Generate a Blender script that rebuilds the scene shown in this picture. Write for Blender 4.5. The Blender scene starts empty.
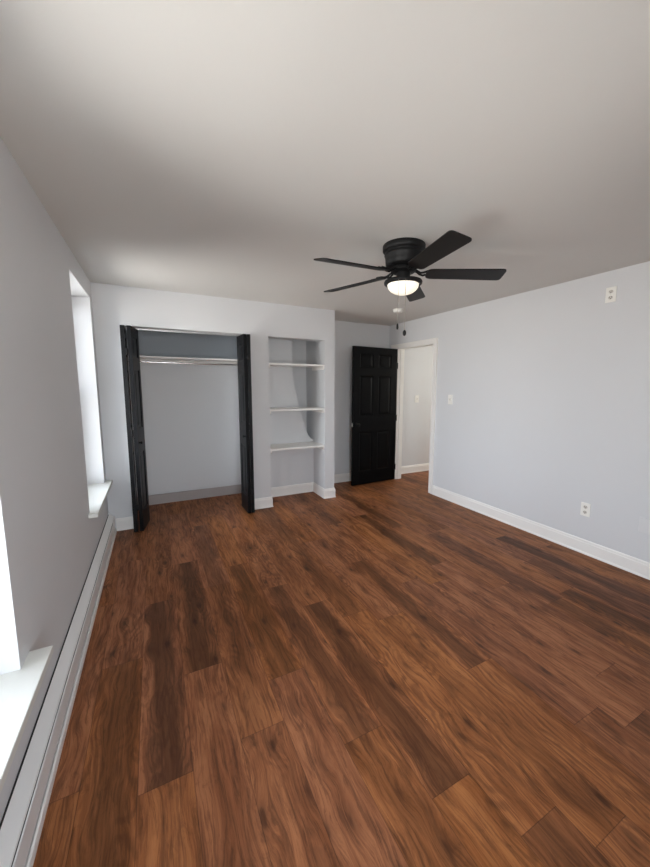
import bpy, bmesh, math, random
from mathutils import Vector, Matrix

SC = bpy.context.scene
COL = SC.collection
random.seed(7)

# ------------------------------------------------------------------ camera
F_PX, PX, PY = 356.1369, 16.8058, -2.9133
YAW, PITCH, ROLL = 0.4833, 0.1253, 0.0058
CAM_POS = (0.4708, 0.0, 1.4839)
cy, sy = math.cos(YAW), math.sin(YAW)
fwd = Vector((sy * math.cos(PITCH), cy * math.cos(PITCH), -math.sin(PITCH)))
rgt = Vector((cy, -sy, 0.0))
upv = rgt.cross(fwd)
cr, sr = math.cos(ROLL), math.sin(ROLL)
r2 = cr * rgt + sr * upv
u2 = -sr * rgt + cr * upv
cam_data = bpy.data.cameras.new('camera')
cam_data.sensor_fit = 'HORIZONTAL'
cam_data.sensor_width = 36.0
cam_data.lens = F_PX * 36.0 / 650.0
cam_data.shift_x = -PX / 650.0
cam_data.shift_y = PY / 650.0
cam_data.clip_start = 0.02
cam = bpy.data.objects.new('camera', cam_data)
COL.objects.link(cam)
m = Matrix.Identity(4)
for i in range(3):
    m[i][0], m[i][1], m[i][2], m[i][3] = r2[i], u2[i], -fwd[i], CAM_POS[i]
cam.matrix_world = m
SC.camera = cam

# ------------------------------------------------------------------ view, world, daylight
SC.view_settings.view_transform = 'Standard'
SC.view_settings.look = 'None'
SC.view_settings.exposure = 0.91
SC.view_settings.gamma = 1.0
SC.view_settings.use_curve_mapping = False
SC.cycles.use_denoising = True
SC.cycles.max_bounces = 14
SC.cycles.diffuse_bounces = 10
SC.cycles.glossy_bounces = 4
SC.cycles.transparent_max_bounces = 16

SKY_STRENGTH = 9.0
world = bpy.data.worlds.new('overcast_sky')
SC.world = world
world.use_nodes = True
wn = world.node_tree.nodes
wl = world.node_tree.links
wn.clear()
w_out = wn.new('ShaderNodeOutputWorld')
w_bg = wn.new('ShaderNodeBackground')
w_bg.inputs['Strength'].default_value = SKY_STRENGTH
w_tc = wn.new('ShaderNodeTexCoord')
w_sep = wn.new('ShaderNodeSeparateXYZ')
w_map = wn.new('ShaderNodeMapRange')
w_map.inputs['From Min'].default_value = -1.0
w_map.inputs['From Max'].default_value = 1.0
w_ramp = wn.new('ShaderNodeValToRGB')
el = w_ramp.color_ramp.elements
el[0].position = 0.0
el[0].color = (0.70, 0.68, 0.64, 1)
el[1].position = 1.0
el[1].color = (0.62, 0.72, 0.90, 1)
e = el.new(0.47); e.color = (0.75, 0.74, 0.72, 1)
e = el.new(0.53); e.color = (0.88, 0.94, 1.00, 1)
wl.new(w_tc.outputs['Generated'], w_sep.inputs[0])
wl.new(w_sep.outputs['Z'], w_map.inputs['Value'])
wl.new(w_map.outputs[0], w_ramp.inputs[0])
wl.new(w_ramp.outputs[0], w_bg.inputs['Color'])
wl.new(w_bg.outputs[0], w_out.inputs[0])


def portal(y0, y1, z0, z1, front=False):
    d = bpy.data.lights.new('daylight_portal', 'AREA')
    d.shape = 'RECTANGLE'
    d.size, d.size_y = z1 - z0, y1 - y0
    d.cycles.is_portal = True
    o = bpy.data.objects.new('daylight_portal', d)
    COL.objects.link(o)
    o.location = (-0.33, (y0 + y1) / 2, (z0 + z1) / 2)
    o.rotation_euler = (0, -math.pi / 2, 0)
    if front:
        d.size, d.size_y = y1 - y0, z1 - z0
        o.location = ((y0 + y1) / 2, -1.33, (z0 + z1) / 2)
        o.rotation_euler = (math.pi / 2, 0, 0)


W1 = (3.125, 4.02, 0.537, 2.262)        # far window opening y0 y1 z0 z1
W2 = (0.64, 1.54, 0.475, 2.262)        # near window opening
W3 = (0.10, 1.20, 0.53, 2.20)         # unseen window added behind the viewer for fill light: x0 x1 z0 z1
portal(*W1)
portal(*W2)
portal(*W3, front=True)

d = bpy.data.lights.new('hall_fill_light', 'POINT')  # unseen light added down the hall to brighten its walls
d.energy = 17.0
d.color = (1.0, 0.96, 0.86)
d.shadow_soft_size = 0.12
o = bpy.data.objects.new('hall_fill_light', d)
COL.objects.link(o)
o.location = (6.1, 3.75, 1.75)

# ------------------------------------------------------------------ room numbers
H = 2.4257
YB, YR = 4.1521, 4.777                  # closet wall, recess wall
WR = 3.82
XE = 2.5394                             # outer corner of closet wall
CL, CR_, CH = 0.2084, 1.4642, 2.0547    # closet opening
N1, N2, NH = 1.6795, 2.4015, 2.0487     # niche opening
YF = -1.0
DY0, DY1, DH = 3.735, 4.55, 2.062       # doorway in right wall
WB = 4.342                              # back of closet wall
NBACK = 4.525
NC = NH + 0.21                           # ceiling inside the niche, above its opening

# ------------------------------------------------------------------ materials


def new_mat(name):
    mt = bpy.data.materials.new(name)
    mt.use_nodes = True
    nt = mt.node_tree
    b = nt.nodes['Principled BSDF']
    return mt, nt.nodes, nt.links, b


def paint(name, col, rough=0.6, bump=0.0, scale=180.0, spec=0.3, var=0.0):
    mt, n, l, b = new_mat(name)
    b.inputs['Base Color'].default_value = (*col, 1)
    b.inputs['Roughness'].default_value = rough
    b.inputs['Specular IOR Level'].default_value = spec
    tc = n.new('ShaderNodeTexCoord')
    nz = n.new('ShaderNodeTexNoise')
    nz.inputs['Scale'].default_value = scale
    nz.inputs['Detail'].default_value = 3
    l.new(tc.outputs['Object'], nz.inputs['Vector'])
    if bump:
        bp = n.new('ShaderNodeBump')
        bp.inputs['Strength'].default_value = bump
        bp.inputs['Distance'].default_value = 0.002
        l.new(nz.outputs['Fac'], bp.inputs['Height'])
        l.new(bp.outputs['Normal'], b.inputs['Normal'])
    if var:
        n2 = n.new('ShaderNodeTexNoise')
        n2.inputs['Scale'].default_value = 3.0
        l.new(tc.outputs['Object'], n2.inputs['Vector'])
        mr = n.new('ShaderNodeMapRange')
        mr.inputs['To Min'].default_value = 1 - var
        mr.inputs['To Max'].default_value = 1 + var
        l.new(n2.outputs['Fac'], mr.inputs['Value'])
        hsv = n.new('ShaderNodeHueSaturation')
        hsv.inputs['Color'].default_value = (*col, 1)
        l.new(mr.outputs[0], hsv.inputs['Value'])
        l.new(hsv.outputs[0], b.inputs['Base Color'])
    return mt


M_WALL = paint('grey_wall_paint', (0.71, 0.72, 0.732), 0.55, 0.12, 160, 0.3, 0.012)
M_CEIL = paint('white_ceiling_paint', (0.70, 0.692, 0.664), 0.75, 0.10, 120, 0.2, 0.012)
M_CLOSET = paint('closet_paint', (0.74, 0.755, 0.765), 0.6, 0.08, 160, 0.3, 0.01)
M_CLOSET_UP = paint('closet_paint_shaded', (0.42, 0.46, 0.50), 0.6, 0.08, 160, 0.3)  # closet paint darkened, the shade above the shelf put into its colour
M_KICK = paint('closet_kickboard_paint', (0.43, 0.39, 0.375), 0.6, 0.05, 160, 0.3)
M_TRIM = paint('white_trim_gloss', (0.90, 0.885, 0.85), 0.35, 0.03, 90, 0.45)
M_SILL = paint('window_sill_paint', (0.76, 0.765, 0.72), 0.4, 0.10, 60, 0.4)
M_SASH = paint('white_vinyl', (0.83, 0.84, 0.84), 0.35, 0.0, 60, 0.45)
M_HEAT = paint('heater_enamel', (0.82, 0.82, 0.81), 0.38, 0.04, 50, 0.5, 0.02)
M_HEATLO = paint('heater_lower_lip', (0.84, 0.82, 0.79), 0.45, 0.03, 50, 0.4)
M_DARKGAP = paint('heater_inside_dark', (0.03, 0.03, 0.03), 0.7, 0.0)
M_BLACK = paint('black_door_paint', (0.0022, 0.0024, 0.003), 0.45, 0.06, 90, 0.10)
M_BLACK2 = paint('black_bifold_paint', (0.004, 0.0045, 0.0055), 0.40, 0.06, 90, 0.20)
M_BLKM = paint('black_metal', (0.006, 0.006, 0.0065), 0.52, 0.03, 120, 0.28)
M_BLADE = paint('black_blade_finish', (0.008, 0.0075, 0.0075), 0.46, 0.05, 60, 0.28)
M_PLATE = paint('white_plastic', (0.92, 0.91, 0.86), 0.35, 0.0, 60, 0.5)
M_RECEP = paint('receptacle_face', (0.66, 0.63, 0.57), 0.4, 0.0, 60, 0.5)
M_SLOT = paint('slot_dark', (0.05, 0.045, 0.04), 0.6, 0.0)
M_PAINTED = paint('painted_over_plate', (0.74, 0.748, 0.755), 0.5, 0.05, 160, 0.35)


def metal(name, col, rough):
    mt, n, l, b = new_mat(name)
    b.inputs['Base Color'].default_value = (*col, 1)
    b.inputs['Metallic'].default_value = 1.0
    tc = n.new('ShaderNodeTexCoord')
    nz = n.new('ShaderNodeTexNoise')
    nz.inputs['Scale'].default_value = 90
    l.new(tc.outputs['Object'], nz.inputs['Vector'])
    mr = n.new('ShaderNodeMapRange')
    mr.inputs['To Min'].default_value = rough * 0.8
    mr.inputs['To Max'].default_value = rough * 1.2
    l.new(nz.outputs['Fac'], mr.inputs['Value'])
    l.new(mr.outputs[0], b.inputs['Roughness'])
    return mt


M_CHROME = metal('chrome', (0.75, 0.75, 0.76), 0.18)
M_NICKEL = metal('satin_nickel', (0.86, 0.85, 0.83), 0.55)
M_CHAIN = metal('brass_chain', (0.30, 0.27, 0.23), 0.35)

mt, n, l, b = new_mat('window_glass')
n.remove(b)
tr = n.new('ShaderNodeBsdfTransparent')
gl = n.new('ShaderNodeBsdfGlossy'); gl.inputs['Roughness'].default_value = 0.02
fr = n.new('ShaderNodeFresnel'); fr.inputs['IOR'].default_value = 1.45
mx = n.new('ShaderNodeMixShader')
l.new(fr.outputs[0], mx.inputs[0]); l.new(tr.outputs[0], mx.inputs[1]); l.new(gl.outputs[0], mx.inputs[2])
l.new(mx.outputs[0], n['Material Output'].inputs['Surface'])
M_GLASS = mt

mt, n, l, b = new_mat('lit_frosted_shade')
b.inputs['Base Color'].default_value = (0.9, 0.88, 0.82, 1)
b.inputs['Roughness'].default_value = 0.3
tc = n.new('ShaderNodeTexCoord')
nz = n.new('ShaderNodeTexNoise'); nz.inputs['Scale'].default_value = 9.0
l.new(tc.outputs['Object'], nz.inputs['Vector'])
rp = n.new('ShaderNodeValToRGB')
rp.color_ramp.elements[0].position = 0.35; rp.color_ramp.elements[0].color = (1.0, 0.86, 0.62, 1)
rp.color_ramp.elements[1].position = 0.6; rp.color_ramp.elements[1].color = (1.0, 0.93, 0.80, 1)
l.new(nz.outputs['Fac'], rp.inputs[0])
l.new(rp.outputs[0], b.inputs['Emission Color'])
b.inputs['Emission Strength'].default_value = 0.38
M_SHADE = mt


# plank floor -----------------------------------------------------------
mt, n, l, b = new_mat('wood_plank_floor')


def nd(t, **kw):
    x = n.new(t)
    for k, v in kw.items():
        setattr(x, k, v)
    return x


def math_(op, a, c=None, clamp=False):
    x = nd('ShaderNodeMath', operation=op, use_clamp=clamp)
    for i, v in enumerate((a, c)):
        if v is None:
            continue
        if isinstance(v, (int, float)):
            x.inputs[i].default_value = v
        else:
            l.new(v, x.inputs[i])
    return x.outputs[0]


def smooth(v, a, c, o0=0.0, o1=1.0):
    x = nd('ShaderNodeMapRange', interpolation_type='SMOOTHSTEP')
    x.inputs['From Min'].default_value = a
    x.inputs['From Max'].default_value = c
    x.inputs['To Min'].default_value = o0
    x.inputs['To Max'].default_value = o1
    l.new(v, x.inputs['Value'])
    return x.outputs[0]


def mixc(f, a, c, mode='MIX'):
    x = nd('ShaderNodeMix', data_type='RGBA', blend_type=mode)
    if isinstance(f, (int, float)):
        x.inputs[0].default_value = f
    else:
        l.new(f, x.inputs[0])
    for i, v in ((6, a), (7, c)):
        if isinstance(v, tuple):
            x.inputs[i].default_value = (*v, 1)
        else:
            l.new(v, x.inputs[i])
    return x.outputs[2]


uvn = nd('ShaderNodeUVMap', uv_map='plank')
sep = nd('ShaderNodeSeparateXYZ'); l.new(uvn.outputs[0], sep.inputs[0])
U, V = sep.outputs[0], sep.outputs[1]
a_r = nd('ShaderNodeAttribute', attribute_name='plank_random').outputs['Fac']
a_d = nd('ShaderNodeAttribute', attribute_name='plank_dark').outputs['Fac']
a_l = nd('ShaderNodeAttribute', attribute_name='plank_length').outputs['Fac']
a_w = nd('ShaderNodeAttribute', attribute_name='plank_width').outputs['Fac']
off = math_('MULTIPLY', a_r, 37.0)


def vec(sx, syy, shift=0.0):
    c = nd('ShaderNodeCombineXYZ')
    l.new(math_('MULTIPLY', U, sx), c.inputs[0])
    l.new(math_('MULTIPLY', V, syy), c.inputs[1])
    l.new(math_('ADD', off, shift), c.inputs[2])
    return c.outputs[0]


def noise(v, scale=1.0, detail=4.0, rough=0.55, dist=0.0):
    x = nd('ShaderNodeTexNoise')
    x.inputs['Scale'].default_value = scale
    x.inputs['Detail'].default_value = detail
    x.inputs['Roughness'].default_value = rough
    x.inputs['Distortion'].default_value = dist
    l.new(v, x.inputs['Vector'])
    return x.outputs['Fac']


# knots
vor = nd('ShaderNodeTexVoronoi', feature='F1')
vor.inputs['Scale'].default_value = 1.0
vor.inputs['Randomness'].default_value = 1.0
kn_w = nd('ShaderNodeVectorMath', operation='ADD')
l.new(vec(10.0, 4.0, 0.0), kn_w.inputs[0])
kz = nd('ShaderNodeCombineXYZ')
l.new(math_('MULTIPLY', noise(vec(40, 12, 21.0), 1, 3, 0.6), 0.28), kz.inputs[0])
l.new(math_('MULTIPLY', noise(vec(40, 12, 25.0), 1, 3, 0.6), 0.28), kz.inputs[1])
l.new(kz.outputs[0], kn_w.inputs[1])
l.new(kn_w.outputs[0], vor.inputs['Vector'])
kd = vor.outputs['Distance']
knot = smooth(kd, 0.18, 0.04)
halo = smooth(kd, 0.42, 0.10)

# grain lines bend round the knots and wander along the plank
drift = math_('MULTIPLY', math_('SUBTRACT', noise(vec(7, 2.2, 31.0), 1, 3, 0.55), 0.5), 0.045)
bend = math_('MULTIPLY', smooth(kd, 0.65, 0.0), 0.024)
U_RAW = U
U = math_('ADD', math_('ADD', U, drift), bend)
broad = noise(vec(14, 1.7), 1, 6, 0.66, 0.7)
streak = noise(vec(85, 3.6, 3.1), 1, 6, 0.72, 0.6)
fine = noise(vec(330, 9, 5.7), 1, 2, 0.5)
# cathedral figure: bands of a warped field
warp = noise(vec(4.5, 0.9, 9.3), 1, 2, 0.5, 0.3)
rings = math_('SINE', math_('ADD', math_('MULTIPLY', warp, 80.0), math_('MULTIPLY', kd, 26.0)))
rings = smooth(rings, -0.6, 1.0)
figure_zone = smooth(noise(vec(5, 1.1, 13.0), 1, 2, 0.5), 0.5, 0.62)
# smoky dark bands
band = smooth(noise(vec(13, 2.3, 17.0), 1, 7, 0.72, 0.8), 0.50, 0.72)
c_lo, c_hi = (0.220, 0.078, 0.031), (0.435, 0.176, 0.077)
base = mixc(smooth(broad, 0.3, 0.7), c_lo, c_hi)
base = mixc(math_('MULTIPLY', smooth(streak, 0.44, 0.64), 0.62), base, (0.070, 0.028, 0.0145))
base = mixc(math_('MULTIPLY', smooth(streak, 0.50, 0.32), 0.46), base, (0.285, 0.128, 0.064))
base = mixc(math_('MULTIPLY', math_('MULTIPLY', rings, figure_zone), 0.42), base, (0.075, 0.030, 0.016))
smudge = smooth(noise(vec(24, 8.0, 41.0), 1, 6, 0.7, 0.8), 0.55, 0.70)
base = mixc(math_('MULTIPLY', smudge, 0.42), base, (0.062, 0.025, 0.012))
base = mixc(math_('MULTIPLY', band, 0.70), base, (0.072, 0.028, 0.015))
U = U_RAW
# dark planks carry a wide smoky heart
uc = math_('ABSOLUTE', math_('SUBTRACT', math_('DIVIDE', U, a_w), 0.5))
heart = math_('MULTIPLY', smooth(math_('ADD', uc, math_('MULTIPLY', math_('SUBTRACT', broad, 0.5), 0.9)), 0.55, 0.12), a_d)
base = mixc(math_('MULTIPLY', heart, 0.74), base, (0.062, 0.025, 0.012))
base = mixc(math_('MULTIPLY', halo, 0.30), base, (0.060, 0.024, 0.013))
base = mixc(math_('MULTIPLY', knot, 0.62), base, (0.025, 0.011, 0.007))
base = mixc(math_('MULTIPLY', smooth(fine, 0.5, 0.75), 0.22), base, (0.055, 0.024, 0.014))
# plank tone
tone = nd('ShaderNodeHueSaturation')
l.new(math_('ADD', math_('MULTIPLY', a_r, 0.16), 0.93), tone.inputs['Value'])
h2 = math_('FRACT', math_('MULTIPLY', a_r, 7.31))
l.new(math_('ADD', math_('MULTIPLY', h2, 0.004), 0.4985), tone.inputs['Hue'])
l.new(math_('ADD', math_('MULTIPLY', h2, 0.07), 0.99), tone.inputs['Saturation'])
l.new(base, tone.inputs['Color'])
# bevelled seams
edge_u = math_('MINIMUM', U, math_('SUBTRACT', a_w, U))
edge_v = math_('MINIMUM', V, math_('SUBTRACT', a_l, V))
edge = math_('MINIMUM', edge_u, edge_v)
seam = smooth(edge, 0.0022, 0.0004)
col = mixc(math_('MULTIPLY', seam, 0.48), tone.outputs[0], (0.022, 0.010, 0.007))
l.new(col, b.inputs['Base Color'])
l.new(smooth(streak, 0.3, 0.7, 0.40, 0.52), b.inputs['Roughness'])
b.inputs['Specular IOR Level'].default_value = 0.16
bp = nd('ShaderNodeBump')
bp.inputs['Strength'].default_value = 0.25
bp.inputs['Distance'].default_value = 0.0015
hgt = math_('SUBTRACT', math_('MULTIPLY', streak, 0.35), math_('MULTIPLY', seam, 1.0))
l.new(hgt, bp.inputs['Height'])
l.new(bp.outputs[0], b.inputs['Normal'])
M_FLOOR = mt

# ------------------------------------------------------------------ mesh helpers


def obj(name, bm, mat, parent=None, loc=None, smooth_=False):
    bmesh.ops.recalc_face_normals(bm, faces=bm.faces[:])
    me = bpy.data.meshes.new(name)
    bm.to_mesh(me)
    bm.free()
    mats = mat if isinstance(mat, (list, tuple)) else [mat]
    for x in mats:
        me.materials.append(x)
    if smooth_:
        for p in me.polygons:
            p.use_smooth = True
        try:
            me.set_sharp_from_angle(angle=math.radians(38))
        except Exception:
            pass
    o = bpy.data.objects.new(name, me)
    COL.objects.link(o)
    if parent:
        o.parent = parent
    if loc:
        o.location = loc
    return o


def thing(name, label, cat, loc=(0, 0, 0), rotz=0.0, group=None, kind=None):
    o = bpy.data.objects.new(name, None)
    o.empty_display_size = 0.1
    COL.objects.link(o)
    o.location = loc
    o.rotation_euler = (0, 0, rotz)
    return tag(o, label, cat, group, kind)


def tag(o, label=None, cat=None, group=None, kind=None):
    if label: o['label'] = label
    if cat: o['category'] = cat
    if group: o['group'] = group
    if kind: o['kind'] = kind
    return o


def struct(name, bm, mat, label=None, cat=None):
    return tag(obj(name, bm, mat), label, cat, None, 'structure')


def box(bm, x0, x1, y0, y1, z0, z1, bevel=0.0, seg=2, mi=0):
    r = bmesh.ops.create_cube(bm, size=1.0)
    vs = r['verts']
    for v in vs:
        v.co = Vector(((x0 + x1) / 2 + v.co.x * (x1 - x0), (y0 + y1) / 2 + v.co.y * (y1 - y0), (z0 + z1) / 2 + v.co.z * (z1 - z0)))
    fs = set(f for v in vs for f in v.link_faces)
    for f in fs: f.material_index = mi
    if bevel:
        es = set(e for v in vs for e in v.link_edges)
        bmesh.ops.bevel(bm, geom=list(es), offset=bevel, segments=seg, affect='EDGES', profile=0.7)
    return vs


def grid_wall(bm, plane, lo, hi, us, vs, holes):
    """solid slab with rectangular holes; plane 'x' (u=y) or 'y' (u=x); v=z"""
    us, vs = sorted(set(us)), sorted(set(vs))

    def P(u, v, d):
        return (d, u, v) if plane == 'x' else (u, d, v)
    cache = {}

    def vert(u, v, d):
        k = (u, v, d)
        if k not in cache:
            cache[k] = bm.verts.new(P(u, v, d))
        return cache[k]
    nu, nv = len(us) - 1, len(vs) - 1

    def solid(i, j):
        if i < 0 or j < 0 or i >= nu or j >= nv:
            return False
        uc_, vc_ = (us[i] + us[i + 1]) / 2, (vs[j] + vs[j + 1]) / 2
        return not any(h[0] < uc_ < h[1] and h[2] < vc_ < h[3] for h in holes)
    for i in range(nu):
        for j in range(nv):
            if not solid(i, j):
                continue
            a, b_, c, d_ = us[i], us[i + 1], vs[j], vs[j + 1]
            for dd in (lo, hi):
                bm.faces.new([vert(a, c, dd), vert(b_, c, dd), vert(b_, d_, dd), vert(a, d_, dd)])
            for (di, dj, p, q) in ((-1, 0, (a, c), (a, d_)), (1, 0, (b_, c), (b_, d_)), (0, -1, (a, c), (b_, c)), (0, 1, (a, d_), (b_, d_))):
                if not solid(i + di, j + dj):
                    bm.faces.new([vert(*p, lo), vert(*q, lo), vert(*q, hi), vert(*p, hi)])


def sweep(bm, path, profile):
    """sweep profile [(offset from wall, z)] along an XY path; room lies to the right of the path direction"""
    pts = [Vector((p[0], p[1])) for p in path]
    rings = []
    for i, p in enumerate(pts):
        ns = []
        if i > 0:
            t = (p - pts[i - 1]).normalized(); ns.append(Vector((t.y, -t.x)))
        if i < len(pts) - 1:
            t = (pts[i + 1] - p).normalized(); ns.append(Vector((t.y, -t.x)))
        if len(ns) == 2:
            mvec = (ns[0] + ns[1]); mvec = mvec / (1 + ns[0].dot(ns[1]))
        else:
            mvec = ns[0]
        rings.append([bm.verts.new((p.x + mvec.x * d_, p.y + mvec.y * d_, z)) for d_, z in profile])
    k = len(profile)
    for a, c in zip(rings, rings[1:]):
        for j in range(k):
            bm.faces.new([a[j], a[(j + 1) % k], c[(j + 1) % k], c[j]])
    bm.faces.new(rings[0]); bm.faces.new(rings[-1])


def lathe(bm, prof, seg=48, cx=0.0, cy_=0.0, cz=0.0, mi=0, axis='z'):
    rings = []
    for r, z in prof:
        ring = []
        if r < 1e-6:
            ring = [bm.verts.new((0, 0, z))]
        else:
            ring = [bm.verts.new((r * math.cos(2 * math.pi * k / seg), r * math.sin(2 * math.pi * k / seg), z)) for k in range(seg)]
        rings.append(ring)
    fs = []
    for a, c in zip(rings, rings[1:]):
        for k in range(seg):
            k2 = (k + 1) % seg
            if len(a) == 1 and len(c) == 1:
                continue
            if len(a) == 1:
                fs.append(bm.faces.new([a[0], c[k], c[k2]]))
            elif len(c) == 1:
                fs.append(bm.faces.new([a[k], a[k2], c[0]]))
            else:
                fs.append(bm.faces.new([a[k], a[k2], c[k2], c[k]]))
    for f in fs: f.material_index = mi
    for ring in rings:
        for v in ring:
            x, y, z = v.co
            if axis == 'x': x, y, z = z, x, y
            elif axis == 'y': x, y, z = x, z, y
            v.co = (x + cx, y + cy_, z + cz)


def tube(bm, pts, r, seg=10):
    pts = [Vector(p) for p in pts]
    rings = []
    for i, p in enumerate(pts):
        t = (pts[min(i + 1, len(pts) - 1)] - pts[max(i - 1, 0)]).normalized()
        ref = Vector((0, 0, 1)) if abs(t.z) < 0.9 else Vector((1, 0, 0))
        a = t.cross(ref).normalized(); c = t.cross(a)
        rings.append([bm.verts.new(p + r * (math.cos(2 * math.pi * k / seg) * a + math.sin(2 * math.pi * k / seg) * c)) for k in range(seg)])
    for a, c in zip(rings, rings[1:]):
        for k in range(seg):
            bm.faces.new([a[k], a[(k + 1) % seg], c[(k + 1) % seg], c[k]])
    bm.faces.new(rings[0]); bm.faces.new(rings[-1])


def prism(bm, pts, z0, z1):
    a = [bm.verts.new((x, y, z0)) for x, y in pts]
    c = [bm.verts.new((x, y, z1)) for x, y in pts]
    k = len(pts)
    bm.faces.new(a); bm.faces.new(c)
    for i in range(k):
        bm.faces.new([a[i], a[(i + 1) % k], c[(i + 1) % k], c[i]])


NB = bmesh.new

# ------------------------------------------------------------------ floor
PITCH_P, PL = 0.189, 1.27
bm = NB()
uvl = bm.loops.layers.uv.new('plank')
l_r = bm.faces.layers.float.new('plank_random')
l_d = bm.faces.layers.float.new('plank_dark')
l_l = bm.faces.layers.float.new('plank_length')
l_w = bm.faces.layers.float.new('plank_width')
# seam heights (y) read off the photograph for columns counted from x = 3.552 leftwards, with dark planks above / below the seam
seams = {18: (2.08, {-1: 0.75}), 17: (2.60, {-1: 0.95}), 16: (1.846, {0: 0.9}), 15: (1.37, {0: 0.35}), 13: (1.15, {-1: 0.3}),
         12: (0.83, {0: 0.95}), 9: (2.47, {-1: 0.85}), 7: (0.65, {-1: 0.9}), 6: (2.135, {0: 0.9}),
         3: (1.40, {-1: 0.9}), 1: (2.26, {-1: 1.0}), 5: (2.93, {0: 0.9}), 11: (3.15, {-1: 0.5}), 10: (1.75, {-1: 0.3}), 8: (3.3, {0: 0.6})}
for c in range(-17, 20):
    x0 = 3.552 - c * PITCH_P
    x1 = x0 + PITCH_P
    ys, dk = seams.get(c, (random.uniform(0, PL), {}))
    k0 = math.floor((-1.15 - ys) / PL)
    for k in range(k0, 8):
        ya, yb_ = ys + k * PL, ys + (k + 1) * PL
        rnd = random.random()
        if yb_ < -1.15 or ya > 4.95:
            continue
        A, B = max(ya, -1.15), min(yb_, 4.95)
        xa, xb = max(x0, -0.02), min(x1, 6.7)
        if xb - xa < 0.002 or B - A < 0.002:
            continue
        f = bm.faces.new([bm.verts.new(p) for p in ((xa, A, 0), (xb, A, 0), (xb, B, 0), (xa, B, 0))])
        for lp in f.loops:
            lp[uvl].uv = (lp.vert.co.x - x0, lp.vert.co.y - ya)
        dark = dk.get(k, 0.75 if random.random() < 0.14 else 0.0)
        f[l_r] = rnd; f[l_d] = dark; f[l_l] = PL; f[l_w] = PITCH_P
bmesh.ops.remove_doubles(bm, verts=bm.verts[:], dist=1e-5)
fl = bpy.data.meshes.new('floor')
bm.to_mesh(fl); bm.free()
fl.materials.append(M_FLOOR)
floor = bpy.data.objects.new('floor', fl)
COL.objects.link(floor)
tag(floor, 'red-brown wood plank floor with dark knots', 'floor', None, 'structure')

# ------------------------------------------------------------------ ceiling and walls
bm = NB(); box(bm, -0.3, 6.7, YF - 0.30, 5.02, H, H + 0.1)
struct('ceiling', bm, M_CEIL, 'plain white painted ceiling', 'ceiling')

bm = NB()
grid_wall(bm, 'x', -0.30, 0.0, [YF, 5.02, W1[0], W1[1], W2[0], W2[1]], [0, H, W1[2], W1[3], W2[2]], [W1, W2])
struct('wall_left', bm, M_WALL, 'grey left wall with two deep windows', 'wall')

bm = NB()
grid_wall(bm, 'x', WR, WR + 0.12, [YF, YR, DY0, DY1], [0, H, DH], [(DY0, DY1, -1, DH)])
struct('wall_right', bm, M_WALL, 'long grey right wall with the doorway at its far end', 'wall')

bm = NB()
grid_wall(bm, 'y', YB, WB, [0.0, CL, CR_, N1, N2, XE], [0, H, CH, NH], [(CL, CR_, -1, CH), (N1, N2, -1, NH)])
struct('wall_back', bm, M_WALL, 'grey back wall holding the closet and shelf niche', 'wall')

bm = NB(); box(bm, N2, XE, WB, YR, 0, H)
struct('wall_niche_right', bm, M_WALL, 'wall end between niche and door recess', 'wall')
bm = NB(); box(bm, 1.60, N1, WB, 4.90, 0, H)
struct('wall_niche_left', bm, M_WALL, 'wall between closet and niche', 'wall')
bm = NB(); box(bm, N1, 6.7, YR, 5.02, 0, H)
struct('wall_recess', bm, M_WALL, 'grey wall behind the black door and along the hall', 'wall')
bm = NB(); box(bm, 0.0, N1, 4.90, 5.02, 0, H)
box(bm, 0.0, 1.60, 4.862, 4.90, 0.145, 1.735)
struct('wall_closet_back', bm, M_CLOSET, 'pale back wall inside the closet', 'wall')
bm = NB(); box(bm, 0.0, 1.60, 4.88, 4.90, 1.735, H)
struct('wall_closet_top', bm, M_CLOSET_UP, 'closet wall above the shelf, shade painted into its colour', 'wall')
bm = NB(); box(bm, 0.0, 1.60, 4.884, 4.90, 0, 0.120)
struct('baseboard_closet', bm, M_KICK, 'grey-brown kickboard at the back of the closet', 'baseboard')
bm = NB(); grid_wall(bm, 'y', YF - 0.30, YF, [-0.3, 6.7, W3[0], W3[1]], [0, H, W3[2], W3[3]], [W3])
struct('wall_front', bm, M_WALL, 'wall behind the viewer', 'wall')
bm = NB(); box(bm, WR + 0.12, 6.7, 3.22, 3.34, 0, H)
struct('wall_hall_near', bm, M_WALL, 'near side wall of the hall', 'wall')
bm = NB(); box(bm, 6.58, 6.7, 3.34, YR, 0, H)
struct('wall_hall_end', bm, M_WALL, 'end wall of the hall', 'wall')
bm = NB(); box(bm, N1, N2, WB, YR, NC, NC + 0.05)
struct('trim_niche_top', bm, M_WALL, 'ceiling panel inside the shelf niche', 'panel')

# niche back panel with its curved cut-out on the right
curve = [(2.104, NC), (2.102, 1.76), (2.108, 1.60), (2.128, 1.49), (2.158, 1.36), (2.195, 1.20), (2.232, 1.07), (2.262, 0.97),
         (2.290, 0.885), (2.318, 0.82), (2.345, 0.78), (2.372, 0.755), (N2, 0.742)]
fine_c = []
for i in range(len(curve) - 1):
    p0 = curve[max(i - 1, 0)]; p1 = curve[i]; p2 = curve[i + 1]; p3 = curve[min(i + 2, len(curve) - 1)]
    for s in range(4):
        t = s / 4
        fine_c.append(tuple(0.5 * (2 * p1[j] + (p2[j] - p0[j]) * t + (2 * p0[j] - 5 * p1[j] + 4 * p2[j] - p3[j]) * t * t + (3 * p1[j] - p0[j] - 3 * p2[j] + p3[j]) * t ** 3) for j in (0, 1)))
fine_c.append(curve[-1])
fine_c[0] = curve[0]
poly = [(N1, 0.0), (N1, NC)] + fine_c + [(N2, 0.0)]
bm = NB()
a = [bm.verts.new((x, NBACK, z)) for x, z in poly]
c = [bm.verts.new((x, NBACK + 0.05, z)) for x, z in poly]
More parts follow.
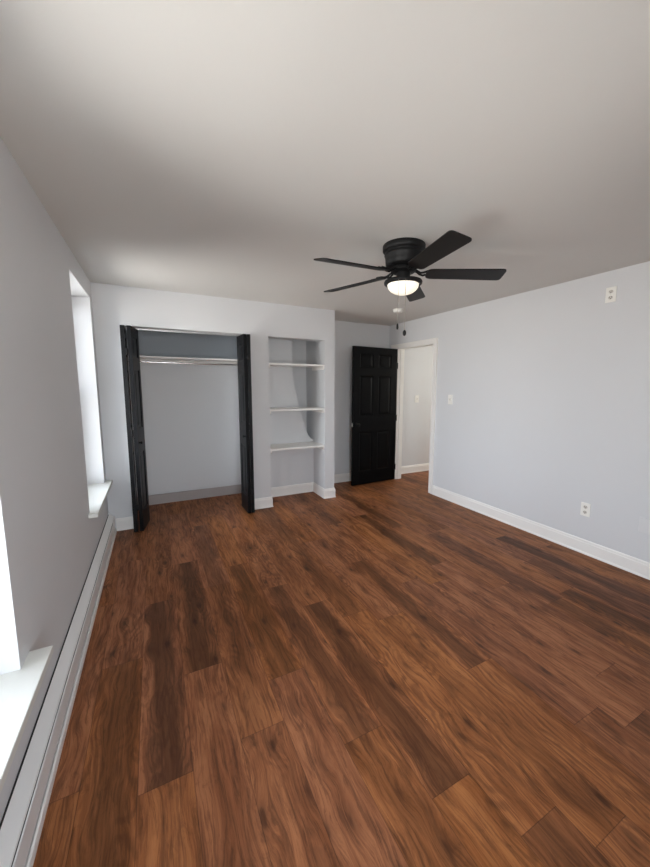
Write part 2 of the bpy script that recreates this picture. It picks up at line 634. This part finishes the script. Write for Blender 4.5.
bm.faces.new(a); bm.faces.new(c)
for i in range(len(poly)):
    j = (i + 1) % len(poly)
    bm.faces.new([a[i], a[j], c[j], c[i]])
struct('wall_niche_back', bm, M_WALL, 'niche back panel with a curved cut-out on its right', 'wall')

# baseboards
BP = [(0, 0), (0.018, 0), (0.018, 0.008), (0.015, 0.016), (0.0125, 0.02), (0.0125, 0.098), (0.0115, 0.104), (0.0085, 0.108), (0.008, 0.118), (0.005, 0.126), (0.002, 0.1295), (0, 0.1295)]
bm = NB(); sweep(bm, [(CL, YB), (0.058, YB)][::-1], BP)
struct('baseboard_left', bm, M_TRIM, 'short white baseboard between heater and closet', 'baseboard')
bm = NB(); sweep(bm, [(CR_, YB + 0.04), (CR_, YB), (N1, YB), (N1, NBACK), (N2, NBACK), (N2, YB), (XE, YB), (XE, YR), (WR - 0.0, YR), (WR, 4.632)], BP)
struct('baseboard_back', bm, M_TRIM, 'white baseboard wrapping the niche and recess', 'baseboard')
bm = NB(); sweep(bm, [(WR, DY0 - 0.078), (WR, YF)], BP)
struct('baseboard_right', bm, M_TRIM, 'long white baseboard along the right wall', 'baseboard')
bm = NB(); sweep(bm, [(WR + 0.12, YR), (6.58, YR)], BP)
struct('baseboard_hall', bm, M_TRIM, 'white baseboard in the hall beyond the doorway', 'baseboard')
bm = NB(); sweep(bm, [(WR, YF), (0.0, YF)], BP)
struct('baseboard_front', bm, M_TRIM, 'baseboard behind the viewer', 'baseboard')

# ------------------------------------------------------------------ doorway trim
bm = NB()


def casing_leg(y0, y1, z0, z1):
    box(bm, WR - 0.014, WR, y0, y1, z0, z1, 0.003)


CW = 0.072
casing_leg(DY0 - CW, DY0 - 0.004, 0, DH + 0.0015)
casing_leg(DY1 + 0.004, DY1 + CW, 0, DH + 0.0015)
casing_leg(DY0 - CW, 4.700, DH + 0.0015, DH + 0.056)
box(bm, WR - 0.020, WR - 0.0142, DY0 - CW, DY0 - CW + 0.016, 0, DH + 0.0415, 0.002)
box(bm, WR - 0.020, WR - 0.0142, DY0 - CW, 4.700, DH + 0.042, DH + 0.056, 0.002)
# jamb lining and stop
box(bm, WR - 0.002, WR + 0.122, DY0 - 0.004, DY0 + 0.014, 0, DH)
box(bm, WR - 0.002, WR + 0.122, DY1 - 0.014, DY1 + 0.004, 0, DH)
box(bm, WR - 0.002, WR + 0.122, DY0, DY1, DH - 0.014, DH + 0.004)
box(bm, WR + 0.045, WR + 0.08, DY0 + 0.014, DY0 + 0.024, 0, DH - 0.014)
box(bm, WR + 0.045, WR + 0.08, DY1 - 0.024, DY1 - 0.014, 0, DH - 0.014)
box(bm, WR + 0.12, WR + 0.134, DY1 + 0.002, DY1 + CW, 0, DH + 0.056, 0.003)
tr1 = struct('trim_doorway', bm, M_TRIM, 'white casing around the open doorway', 'door casing')
bm = NB(); box(bm, WR + 0.02, WR + 0.045, DY0 + 0.0135, DY0 + 0.0155, 0.88, 0.95)
obj('strike_plate', bm, M_CHROME, tr1)

# ------------------------------------------------------------------ windows


def window(name, y0, y1, z0, z1, label, sill_y0, sill_y1, proj_=0.058, front=False):
    root = thing(name, label, 'window', (y1, YF, z0) if front else (0, y0, z0), math.pi / 2 if front else 0, None, 'structure')
    w, h = y1 - y0, z1 - z0
    bm = NB()
    X0, X1 = -0.285, -0.20
    for (a, c_, p, q) in ((0.0, 0.035, 0.0, h), (w - 0.035, w, 0.0, h), (0.035, w - 0.035, 0.0, 0.035), (0.035, w - 0.035, h - 0.035, h)):
        box(bm, X0, X1, a, c_, p, q, 0.002)
    obj('window_frame', bm, M_SASH, root)
    for (xa, p, q) in ((-0.275, h / 2 - 0.02, h - 0.035), (-0.24, 0.035, h / 2 + 0.02)):
        bm = NB()
        t = 0.042
        for (a, c_, e, g) in ((0.035, 0.035 + t, p, q), (w - 0.035 - t, w - 0.035, p, q), (0.035 + t, w - 0.035 - t, p, p + t), (0.035 + t, w - 0.035 - t, q - t, q)):
            box(bm, xa, xa + 0.03, a, c_, e, g, 0.002)
        s_ = obj('sash', bm, M_SASH, root)
        bm = NB(); box(bm, xa + 0.012, xa + 0.017, 0.035 + t, w - 0.035 - t, p + t, q - t)
        obj('pane', bm, M_GLASS, s_)
    bm = NB()
    box(bm, -0.20, 0.001, 0.0, w, -0.012, 0.006)
    box(bm, -0.001, proj_, sill_y0 - y0, sill_y1 - y0, -0.024, 0.006, 0.005, 3)
    obj('sill', bm, M_SILL, root)
    return root


window('window_1', *W1, 'far window in a deep reveal beside the closet wall', W1[0] - 0.065, W1[1] + 0.10)
window('window_2', *W2, 'near window at the left edge with a wide white sill', W2[0] - 0.09, W2[1] + 0.098, 0.072)

window('window_fill', *W3, 'unseen window added behind the viewer for fill light', W3[0] - 0.09, W3[1] + 0.09, front=True)

# ------------------------------------------------------------------ main door


def panel_leaf(bm, w, h, t, cols, rows):
    """frame-and-panel leaf: local x 0..w, y -t/2..t/2, z 0..h"""
    holes = [(c0, c1, r0, r1) for c0, c1 in cols for r0, r1 in rows]
    us = [0, w] + [v for c_ in cols for v in c_]
    vs = [0, h] + [v for r_ in rows for v in r_]
    grid_wall(bm, 'y', -t / 2, t / 2, us, vs, holes)
    for (a, c_, p, q) in holes:
        for s in (-1, 1):
            lv = [(0.0, t / 2 - 0.001), (0.009, t / 2 - 0.009), (0.016, t / 2 - 0.010), (0.042, t / 2 - 0.003)]
            rings = []
            for ins, d_ in lv:
                rings.append([bm.verts.new((x, s * d_, z)) for x, z in ((a + ins, p + ins), (c_ - ins, p + ins), (c_ - ins, q - ins), (a + ins, q - ins))])
            for A, B in zip(rings, rings[1:]):
                for k in range(4):
                    bm.faces.new([A[k], A[(k + 1) % 4], B[(k + 1) % 4], B[k]])
            bm.faces.new(rings[-1])


ROWS = [(0.20, 0.79), (1.03, 1.615), (1.735, 1.93)]
hx, hy = 3.801, 4.543
fx, fy = 2.9975, 4.487
LW = math.hypot(hx - fx, hy - fy)
ang = math.atan2(fy - hy, fx - hx)
door = thing('door_1', 'black six-panel door standing open against the recess', 'door', (hx, hy, 0.012), ang, None, 'structure')
bm = NB()
panel_leaf(bm, LW, 2.033, 0.035, [(0.115, 0.355), (0.450, 0.690)], ROWS)
obj('leaf', bm, M_BLACK, door)
for s in (1, -1):
    bm = NB()
    lathe(bm, [(0.0, 0.0), (0.032, 0.0), (0.032, 0.006), (0.026, 0.010), (0.011, 0.014), (0.010, 0.030), (0.018, 0.036), (0.026, 0.046), (0.027, 0.056), (0.022, 0.064), (0.010, 0.068), (0.0, 0.069)], 28, axis='y')
    for v in bm.verts:
        v.co = Vector((LW - 0.065 + v.co.x, s * (0.0175 + v.co.y), 0.905 + v.co.z))
    obj('knob', bm, M_BLKM, door, smooth_=True)
bm = NB(); box(bm, LW - 0.001, LW + 0.0015, -0.0125, 0.0125, 0.875, 0.935)
box(bm, LW + 0.001, LW + 0.014, -0.009, 0.009, 0.890, 0.920, 0.002)
tag(obj('latch', bm, M_NICKEL, door), 'small silvery latch on the door edge')
for z in (0.20, 0.98, 1.78):
    bm = NB()
    lathe(bm, [(0, z - 0.045), (0.006, z - 0.045), (0.006, z + 0.045), (0, z + 0.045)], 14)
    for v in bm.verts:
        v.co.x -= 0.004; v.co.y += 0.0215
    box(bm, -0.001, 0.03, 0.0172, 0.0192, z - 0.045, z + 0.045)
    obj('hinge', bm, M_BLKM, door)

# ------------------------------------------------------------------ closet bifold doors and fittings


def bifold(label, segs, knob_seg, knob_t, knob_side):
    p0 = segs[0][0]
    root = thing('bifold_door', label, 'closet door', (p0[0], p0[1], 0.014), 0, 'black folding closet doors')
    leaves = []
    for (a, c_) in segs:
        L = math.hypot(c_[0] - a[0], c_[1] - a[1])
        bm = NB()
        panel_leaf(bm, L, 2.022, 0.034, [(0.055, L - 0.055)], ROWS)
        lf = obj('leaf', bm, M_BLACK2, root, (a[0] - p0[0], a[1] - p0[1], 0))
        lf.rotation_euler = (0, 0, math.atan2(c_[1] - a[1], c_[0] - a[0]))
        leaves.append((lf, L))
    lf, L = leaves[knob_seg]
    bm = NB()
    lathe(bm, [(0, 0), (0.009, 0.0), (0.007, 0.012), (0.013, 0.018), (0.015, 0.025), (0.010, 0.031), (0, 0.032)], 20, axis='y')
    for v in bm.verts:
        v.co = Vector((L * knob_t + v.co.x, knob_side * (0.017 + v.co.y), 0.897 + v.co.z))
    obj('knob', bm, M_BLKM, lf, smooth_=True)
    # hinges joining the two leaves
    (a, c_), (a2, c2) = segs
    for z in (0.25, 1.0, 1.78):
        bm = NB()
        mx_, my_ = (c_[0] + a2[0]) / 2 - p0[0], (c_[1] + a2[1]) / 2 - p0[1]
        lathe(bm, [(0, z - 0.03), (0.005, z - 0.03), (0.005, z + 0.03), (0, z + 0.03)], 12, mx_, my_)
        box(bm, min(c_[0], a2[0]) - p0[0] - 0.004, max(c_[0], a2[0]) - p0[0] + 0.004, my_ + 0.001, my_ + 0.003, z - 0.03, z + 0.03)
        obj('hinge', bm, M_BLKM, root)
    return root


bifold('left black bifold closet door folded edge-on nearest the window', [((0.235, 4.285), (0.235, 3.988)), ((0.287, 3.988), (0.340, 4.283))], 1, 0.14, -1)
bifold('right black bifold closet door with panelled face beside the shelf niche', [((1.4445, 4.297), (1.418, 4.008)), ((1.377, 4.004), (1.366, 4.300))], 1, 0.10, 1)

bm = NB(); box(bm, CL + 0.004, CR_ - 0.004, 4.270, 4.300, CH - 0.014, CH, 0.001)
box(bm, 0.78, 0.80, 4.262, 4.270, CH - 0.016, CH - 0.002)
struct('trim_closet_track', bm, M_CHROME, 'thin metal track across the closet head', 'door track')

sh = thing('closet_shelf', 'painted shelf running the full width inside the closet', 'shelf', (0.0, 4.8615, 1.78))
bm = NB(); box(bm, 0.001, 1.599, -0.30, -0.0005, 0.0, 0.02, 0.002)
obj('shelf_board', bm, M_TRIM, sh)
bm = NB(); box(bm, 0.001, 1.599, -0.02, -0.0005, -0.045, 0.0, 0.001)
obj('cleat', bm, M_TRIM, sh)
for x in (0.001, 1.581):
    bm = NB(); box(bm, x, x + 0.018, -0.30, -0.021, -0.075, -0.0005, 0.001)
    obj('cleat', bm, M_TRIM, sh)

rod = thing('closet_rod', 'chrome hanging rod just below the closet shelf', 'rod', (0.0, 4.62, 1.735))
bm = NB(); tube(bm, [(0.022, 0, 0), (1.578, 0, 0)], 0.010, 18)
obj('rod_tube', bm, M_CHROME, rod, smooth_=True)
for x0, x1 in ((0.0195, 0.030), (1.570, 1.5805)):
    bm = NB(); lathe(bm, [(0, x0), (0.026, x0), (0.026, x1), (0, x1)], 24, axis='x')
    obj('rod_socket', bm, M_CHROME, rod)

# ------------------------------------------------------------------ niche shelves
for z, lab, yb_ in ((1.735, 'topmost white shelf in the niche', YR), (1.183, 'middle white shelf in the niche, cut by the curved panel', YR), (0.702, 'lowest white shelf in the niche, above the open bottom', NBACK)):
    yb_ = NBACK
    s_ = thing('niche_shelf', lab, 'shelf', (N1, 4.155, z), 0, 'white shelves in the niche')
    bm = NB()
    box(bm, 0.001, N2 - N1 - 0.001, 0.006, yb_ - 4.156, -0.010, 0.012, 0.002)
    obj('shelf_board', bm, M_TRIM, s_)
    for side in (0, 1):
        bm = NB()
        pr = [(0.010, -0.0105), (yb_ - 4.157, -0.0105), (yb_ - 4.157, -0.050), (0.030, -0.050), (0.010, -0.032)]
        xa = 0.001 if side == 0 else N2 - N1 - 0.021
        A = [bm.verts.new((xa, y, zz)) for y, zz in pr]
        B = [bm.verts.new((xa + 0.02, y, zz)) for y, zz in pr]
        bm.faces.new(A); bm.faces.new(B)
        for i in range(5):
            j = (i + 1) % 5
            bm.faces.new([A[i], A[j], B[j], B[i]])
        obj('cleat', bm, M_TRIM, s_)

# ------------------------------------------------------------------ baseboard heater
ht = thing('baseboard_heater', 'long low grey baseboard heater along the left wall under both windows', 'heater', (0.0, 0.0, 0.0))
HY0, HY1 = -0.85, 4.125


def strip(name, prof, mat, y0=HY0, y1=HY1):
    bm = NB()
    A = [bm.verts.new((x, y0, z)) for x, z in prof]
    B = [bm.verts.new((x, y1, z)) for x, z in prof]
    bm.faces.new(A); bm.faces.new(B)
    k = len(prof)
    for i in range(k):
        bm.faces.new([A[i], A[(i + 1) % k], B[(i + 1) % k], B[i]])
    return obj(name, bm, mat, ht)


strip('back_plate', [(0.001, 0.0), (0.004, 0.0), (0.004, 0.196), (0.001, 0.196)], M_DARKGAP, HY0 + 0.02, HY1 - 0.02)
strip('top_cover', [(0.009, 0.202), (0.047, 0.164), (0.050, 0.157), (0.047, 0.154), (0.043, 0.160), (0.009, 0.196)], M_HEAT, HY0 + 0.02, HY1 - 0.012)
strip('front_panel', [(0.048, 0.142), (0.052, 0.140), (0.052, 0.050), (0.048, 0.048)], M_HEAT, HY0 + 0.02, HY1 - 0.012)
strip('lower_lip', [(0.006, 0.0), (0.060, 0.0), (0.060, 0.034), (0.054, 0.040), (0.047, 0.036), (0.047, 0.010), (0.006, 0.006)], M_HEATLO, HY0 + 0.02, HY1 - 0.012)
strip('heating_element', [(0.012, 0.06), (0.036, 0.06), (0.036, 0.12), (0.012, 0.12)], M_DARKGAP, HY0 + 0.05, HY1 - 0.05)
for y0, y1 in ((HY0, HY0 + 0.02), (HY1 - 0.012, HY1)):
    strip('end_cap', [(0.001, 0.0), (0.056, 0.0), (0.056, 0.150), (0.050, 0.162), (0.001, 0.210)], M_HEAT, y0, y1)

# ------------------------------------------------------------------ wall plates


def plate(name, label, cat, loc, rotz, kind_, group=None, mat=None):
    """local: x right, y out of the wall is -y, z up; centred"""
    t = thing(name, label, cat, loc, rotz, group)
    bm = NB(); box(bm, -0.039, 0.039, -0.007, -0.0005, -0.060, 0.060, 0.003, 3)
    obj('cover_plate', bm, mat or M_PLATE, t)
    if kind_ == 'outlet':
        for dz in (-0.0235, 0.0235):
            bm = NB()
            pts = [(0.0165 * math.cos(a_), 0.0145 * math.sin(a_)) for a_ in [2 * math.pi * k / 24 for k in range(24)]]
            A = [bm.verts.new((x, -0.0068, z + dz)) for x, z in pts]
            B = [bm.verts.new((x, -0.0095, z + dz)) for x, z in pts]
            bm.faces.new(A); bm.faces.new(B)
            for k in range(24):
                bm.faces.new([A[k], A[(k + 1) % 24], B[(k + 1) % 24], B[k]])
            rc = obj('receptacle', bm, M_RECEP, t)
            bm = NB()
            box(bm, -0.0085, -0.0055, -0.0098, -0.0093, dz - 0.002, dz + 0.009)
            box(bm, 0.0055, 0.0085, -0.0098, -0.0093, dz - 0.002, dz + 0.009)
            lathe(bm, [(0, -0.0093), (0.0035, -0.0093), (0.0035, -0.0098), (0, -0.0098)], 12, 0, 0, dz - 0.008, axis='y')
            obj('slot', bm, M_SLOT, rc)
        zs = (0.0,)
    elif kind_ == 'switch':
        bm = NB(); box(bm, -0.007, 0.007, -0.0085, -0.0068, -0.014, 0.014, 0.001)
        sw = obj('switch_surround', bm, M_RECEP, t)
        bm = NB(); vs = box(bm, -0.005, 0.005, -0.020, -0.0080, -0.004, 0.009, 0.0015)
        obj('toggle', bm, M_RECEP, sw)
        zs = (-0.030, 0.030)
    else:
        zs = (-0.030, 0.030)
    for z in zs:
        bm = NB(); lathe(bm, [(0, -0.0068), (0.003, -0.0068), (0.0025, -0.0082), (0, -0.0084)], 12, 0, 0, z, axis='y')
        obj('screw', bm, M_RECEP if mat is None else mat, t)
    return t


RZ = -math.pi / 2     # plate local -y faces -x  (out of the right wall)
plate('wall_outlet', 'white outlet high on the right wall just under the ceiling', 'outlet', (WR, 1.660, 2.234), RZ, 'outlet', 'outlets on the right wall')
plate('wall_outlet', 'white outlet low on the right wall above the baseboard', 'outlet', (WR, 1.699, 0.403), RZ, 'outlet', 'outlets on the right wall')
plate('blank_wall_plate', 'painted-over blank plate low at the right edge of the right wall', 'wall plate', (WR, 1.262, 0.412), RZ, 'blank', None, M_PAINTED)
plate('light_switch', 'white light switch on the right wall beside the doorway casing', 'light switch', (WR, 3.397, 1.317), RZ, 'switch', 'light switches')
plate('light_switch', 'white light switch on the hall wall seen through the doorway', 'light switch', (4.409, YR, 1.268), 0, 'switch', 'light switches')

# ------------------------------------------------------------------ smoke detector
sd = thing('smoke_detector', 'round white smoke detector on the ceiling near the door recess', 'smoke detector', (3.203, 3.726, H))
bm = NB(); lathe(bm, [(0, -0.0005), (0.066, -0.0005), (0.066, -0.010), (0.0, -0.010)], 40)
obj('base_plate', bm, M_PLATE, sd, smooth_=True)
bm = NB(); lathe(bm, [(0, -0.0105), (0.060, -0.0105), (0.060, -0.024), (0.054, -0.034), (0.034, -0.040), (0.0, -0.041)], 40)
obj('cover', bm, M_PLATE, sd, smooth_=True)

# ------------------------------------------------------------------ ceiling fan
FC = (2.021, 2.063)
fan = thing('ceiling_fan', 'black five-blade ceiling fan with lit bowl light and pull chains', 'ceiling fan', (FC[0], FC[1], H))
bm = NB()
lathe(bm, [(0, -0.0005), (0.140, -0.0005), (0.143, -0.006), (0.143, -0.034), (0.139, -0.040), (0.128, -0.046), (0.127, -0.052), (0.131, -0.058), (0.131, -0.066), (0.126, -0.072), (0.124, -0.100), (0.121, -0.126), (0.112, -0.136), (0.090, -0.140), (0, -0.140)], 64)
obj('motor_housing', bm, M_BLKM, fan, smooth_=True)
bm = NB()
lathe(bm, [(0, -0.1405), (0.082, -0.1405), (0.086, -0.146), (0.086, -0.166), (0.074, -0.174), (0, -0.174)], 48)
obj('flywheel', bm, M_BLKM, fan, smooth_=True)
bm = NB()
lathe(bm, [(0, -0.1745), (0.046, -0.1745), (0.047, -0.180), (0.047, -0.222), (0.060, -0.229), (0.0, -0.230)], 48)
obj('switch_housing', bm, M_BLKM, fan, smooth_=True)
bm = NB()
lathe(bm, [(0, -0.2305), (0.075, -0.2305), (0.112, -0.227), (0.126, -0.230), (0.130, -0.238), (0.128, -0.250), (0.118, -0.257), (0.109, -0.252), (0.0, -0.252)], 64)
obj('light_ring', bm, M_BLKM, fan, smooth_=True)
bm = NB()
prof = [(0.106, -0.2525)] + [(0.106 * math.cos(t), -0.2535 - 0.066 * math.sin(t)) for t in [math.pi / 2 * k / 14 for k in range(0, 14)]] + [(0.0, -0.3195)]
lathe(bm, prof, 56)
tag(obj('glass_shade', bm, M_SHADE, fan, smooth_=True), 'lit white frosted glass bowl')

A0 = -1.774
BR0, BR1 = 0.152, 0.674
ZB = -0.182
DROOP = (0.3, 0.9, 2.0, 1.6, 3.3)      # each blade sags a little differently


def rounded(pts_r, seg=5):
    out = []
    k = len(pts_r)
    for i in range(k):
        p, r = Vector(pts_r[i][:2]), pts_r[i][2]
        a_ = Vector(pts_r[i - 1][:2]); c_ = Vector(pts_r[(i + 1) % k][:2])
        d1 = (a_ - p).normalized(); d2 = (c_ - p).normalized()
        s0, s1 = p + d1 * r, p + d2 * r
        for j in range(seg + 1):
            t = j / seg
            q = s0 * (1 - t) ** 2 + p * 2 * t * (1 - t) + s1 * t * t
            out.append((q.x, q.y))
    return out


blade_pts = rounded([(BR0, -0.058, 0.045), (BR1 + 0.0, -0.070, 0.030), (BR1 + 0.0, 0.070, 0.030), (BR0, 0.058, 0.045)])
for k in range(5):
    ang_k = A0 + k * 2 * math.pi / 5
    bm = NB()
    prism(bm, blade_pts, -0.0035, 0.0035)
    rot = Matrix.Rotation(math.radians(-12.5), 4, 'X')
    droop = Matrix.Translation((0.12, 0, 0)) @ Matrix.Rotation(math.radians(DROOP[k]), 4, 'Y') @ Matrix.Translation((-0.12, 0, 0))
    for v in bm.verts:
        v.co = (Matrix.Translation((0, 0, ZB)) @ droop @ rot) @ v.co
    bl = obj('blade', bm, M_BLADE, fan)
    bl.rotation_euler = (0, 0, ang_k)
    # curved iron
    bm = NB()
    for s in (-1, 1):
        tube(bm, [(0.070, s * 0.010, -0.160), (0.092, s * 0.013, -0.166), (0.112, s * 0.017, -0.180), (0.135, s * 0.020, -0.183 - s * 0.004), (0.160, s * 0.020, -0.176 - s * 0.0045), (0.205, s * 0.016, -0.1745 - s * 0.0035)], 0.007, 10)
    bm2 = NB()
    prism(bm2, rounded([(0.165, -0.024, 0.008), (0.245, -0.034, 0.016), (0.262, 0.0, 0.010), (0.245, 0.034, 0.016), (0.165, 0.024, 0.008)]), 0.0038, 0.0085)
    for v in bm2.verts:
        v.co = (Matrix.Translation((0, 0, ZB)) @ droop @ rot) @ v.co
    me_t = bpy.data.meshes.new('tmp'); bm2.to_mesh(me_t); bm2.free(); bm.from_mesh(me_t); bpy.data.meshes.remove(me_t)
    obj('blade_iron', bm, M_BLKM, bl, smooth_=True)

dcam = Vector((FC[0] - CAM_POS[0], FC[1], 0)).normalized()
for (x, y, z0, z1, zf, fob) in ((1.938, 1.993, 2.178, 1.894, 1.855, 'long'), (1.967, 1.968, 2.178, 1.851, 1.812, 'ball')):
    bm = NB()
    lx, ly = x - FC[0], y - FC[1]
    top = z0 - H
    # a stub out of the ring, then a beaded chain
    kx, ky = lx, ly
    rr = math.hypot(lx, ly)
    sc = 0.132 / rr
    tube(bm, [(lx * sc, ly * sc, top - 0.004), (lx * sc, ly * sc, z1 - H)], 0.0013, 6)
    zz = top - 0.01
    while zz > z1 - H:
        bmesh.ops.create_icosphere(bm, subdivisions=1, radius=0.0022, matrix=Matrix.Translation((lx * sc, ly * sc, zz)))
        zz -= 0.0075
    ch = obj('pull_chain', bm, M_CHAIN, fan)
    bm = NB()
    h_ = z1 - zf
    if fob == 'long':
        pr = [(0, 0), (0.003, 0), (0.006, -0.006), (0.0075, -h_ * 0.6), (0.006, -h_ * 0.95), (0, -h_)]
    else:
        pr = [(0, 0), (0.004, 0)] + [(0.0115 * math.sin(t), -h_ * 0.5 - h_ * 0.5 * math.cos(math.pi - t) * -1) for t in [0.4 + 0.34 * j for j in range(8)]] + [(0, -h_)]
    lathe(bm, pr, 16, lx * sc, ly * sc, z1 - H)
    tag(obj('chain_fob', bm, M_BLKM, ch, smooth_=True), 'small black pull')
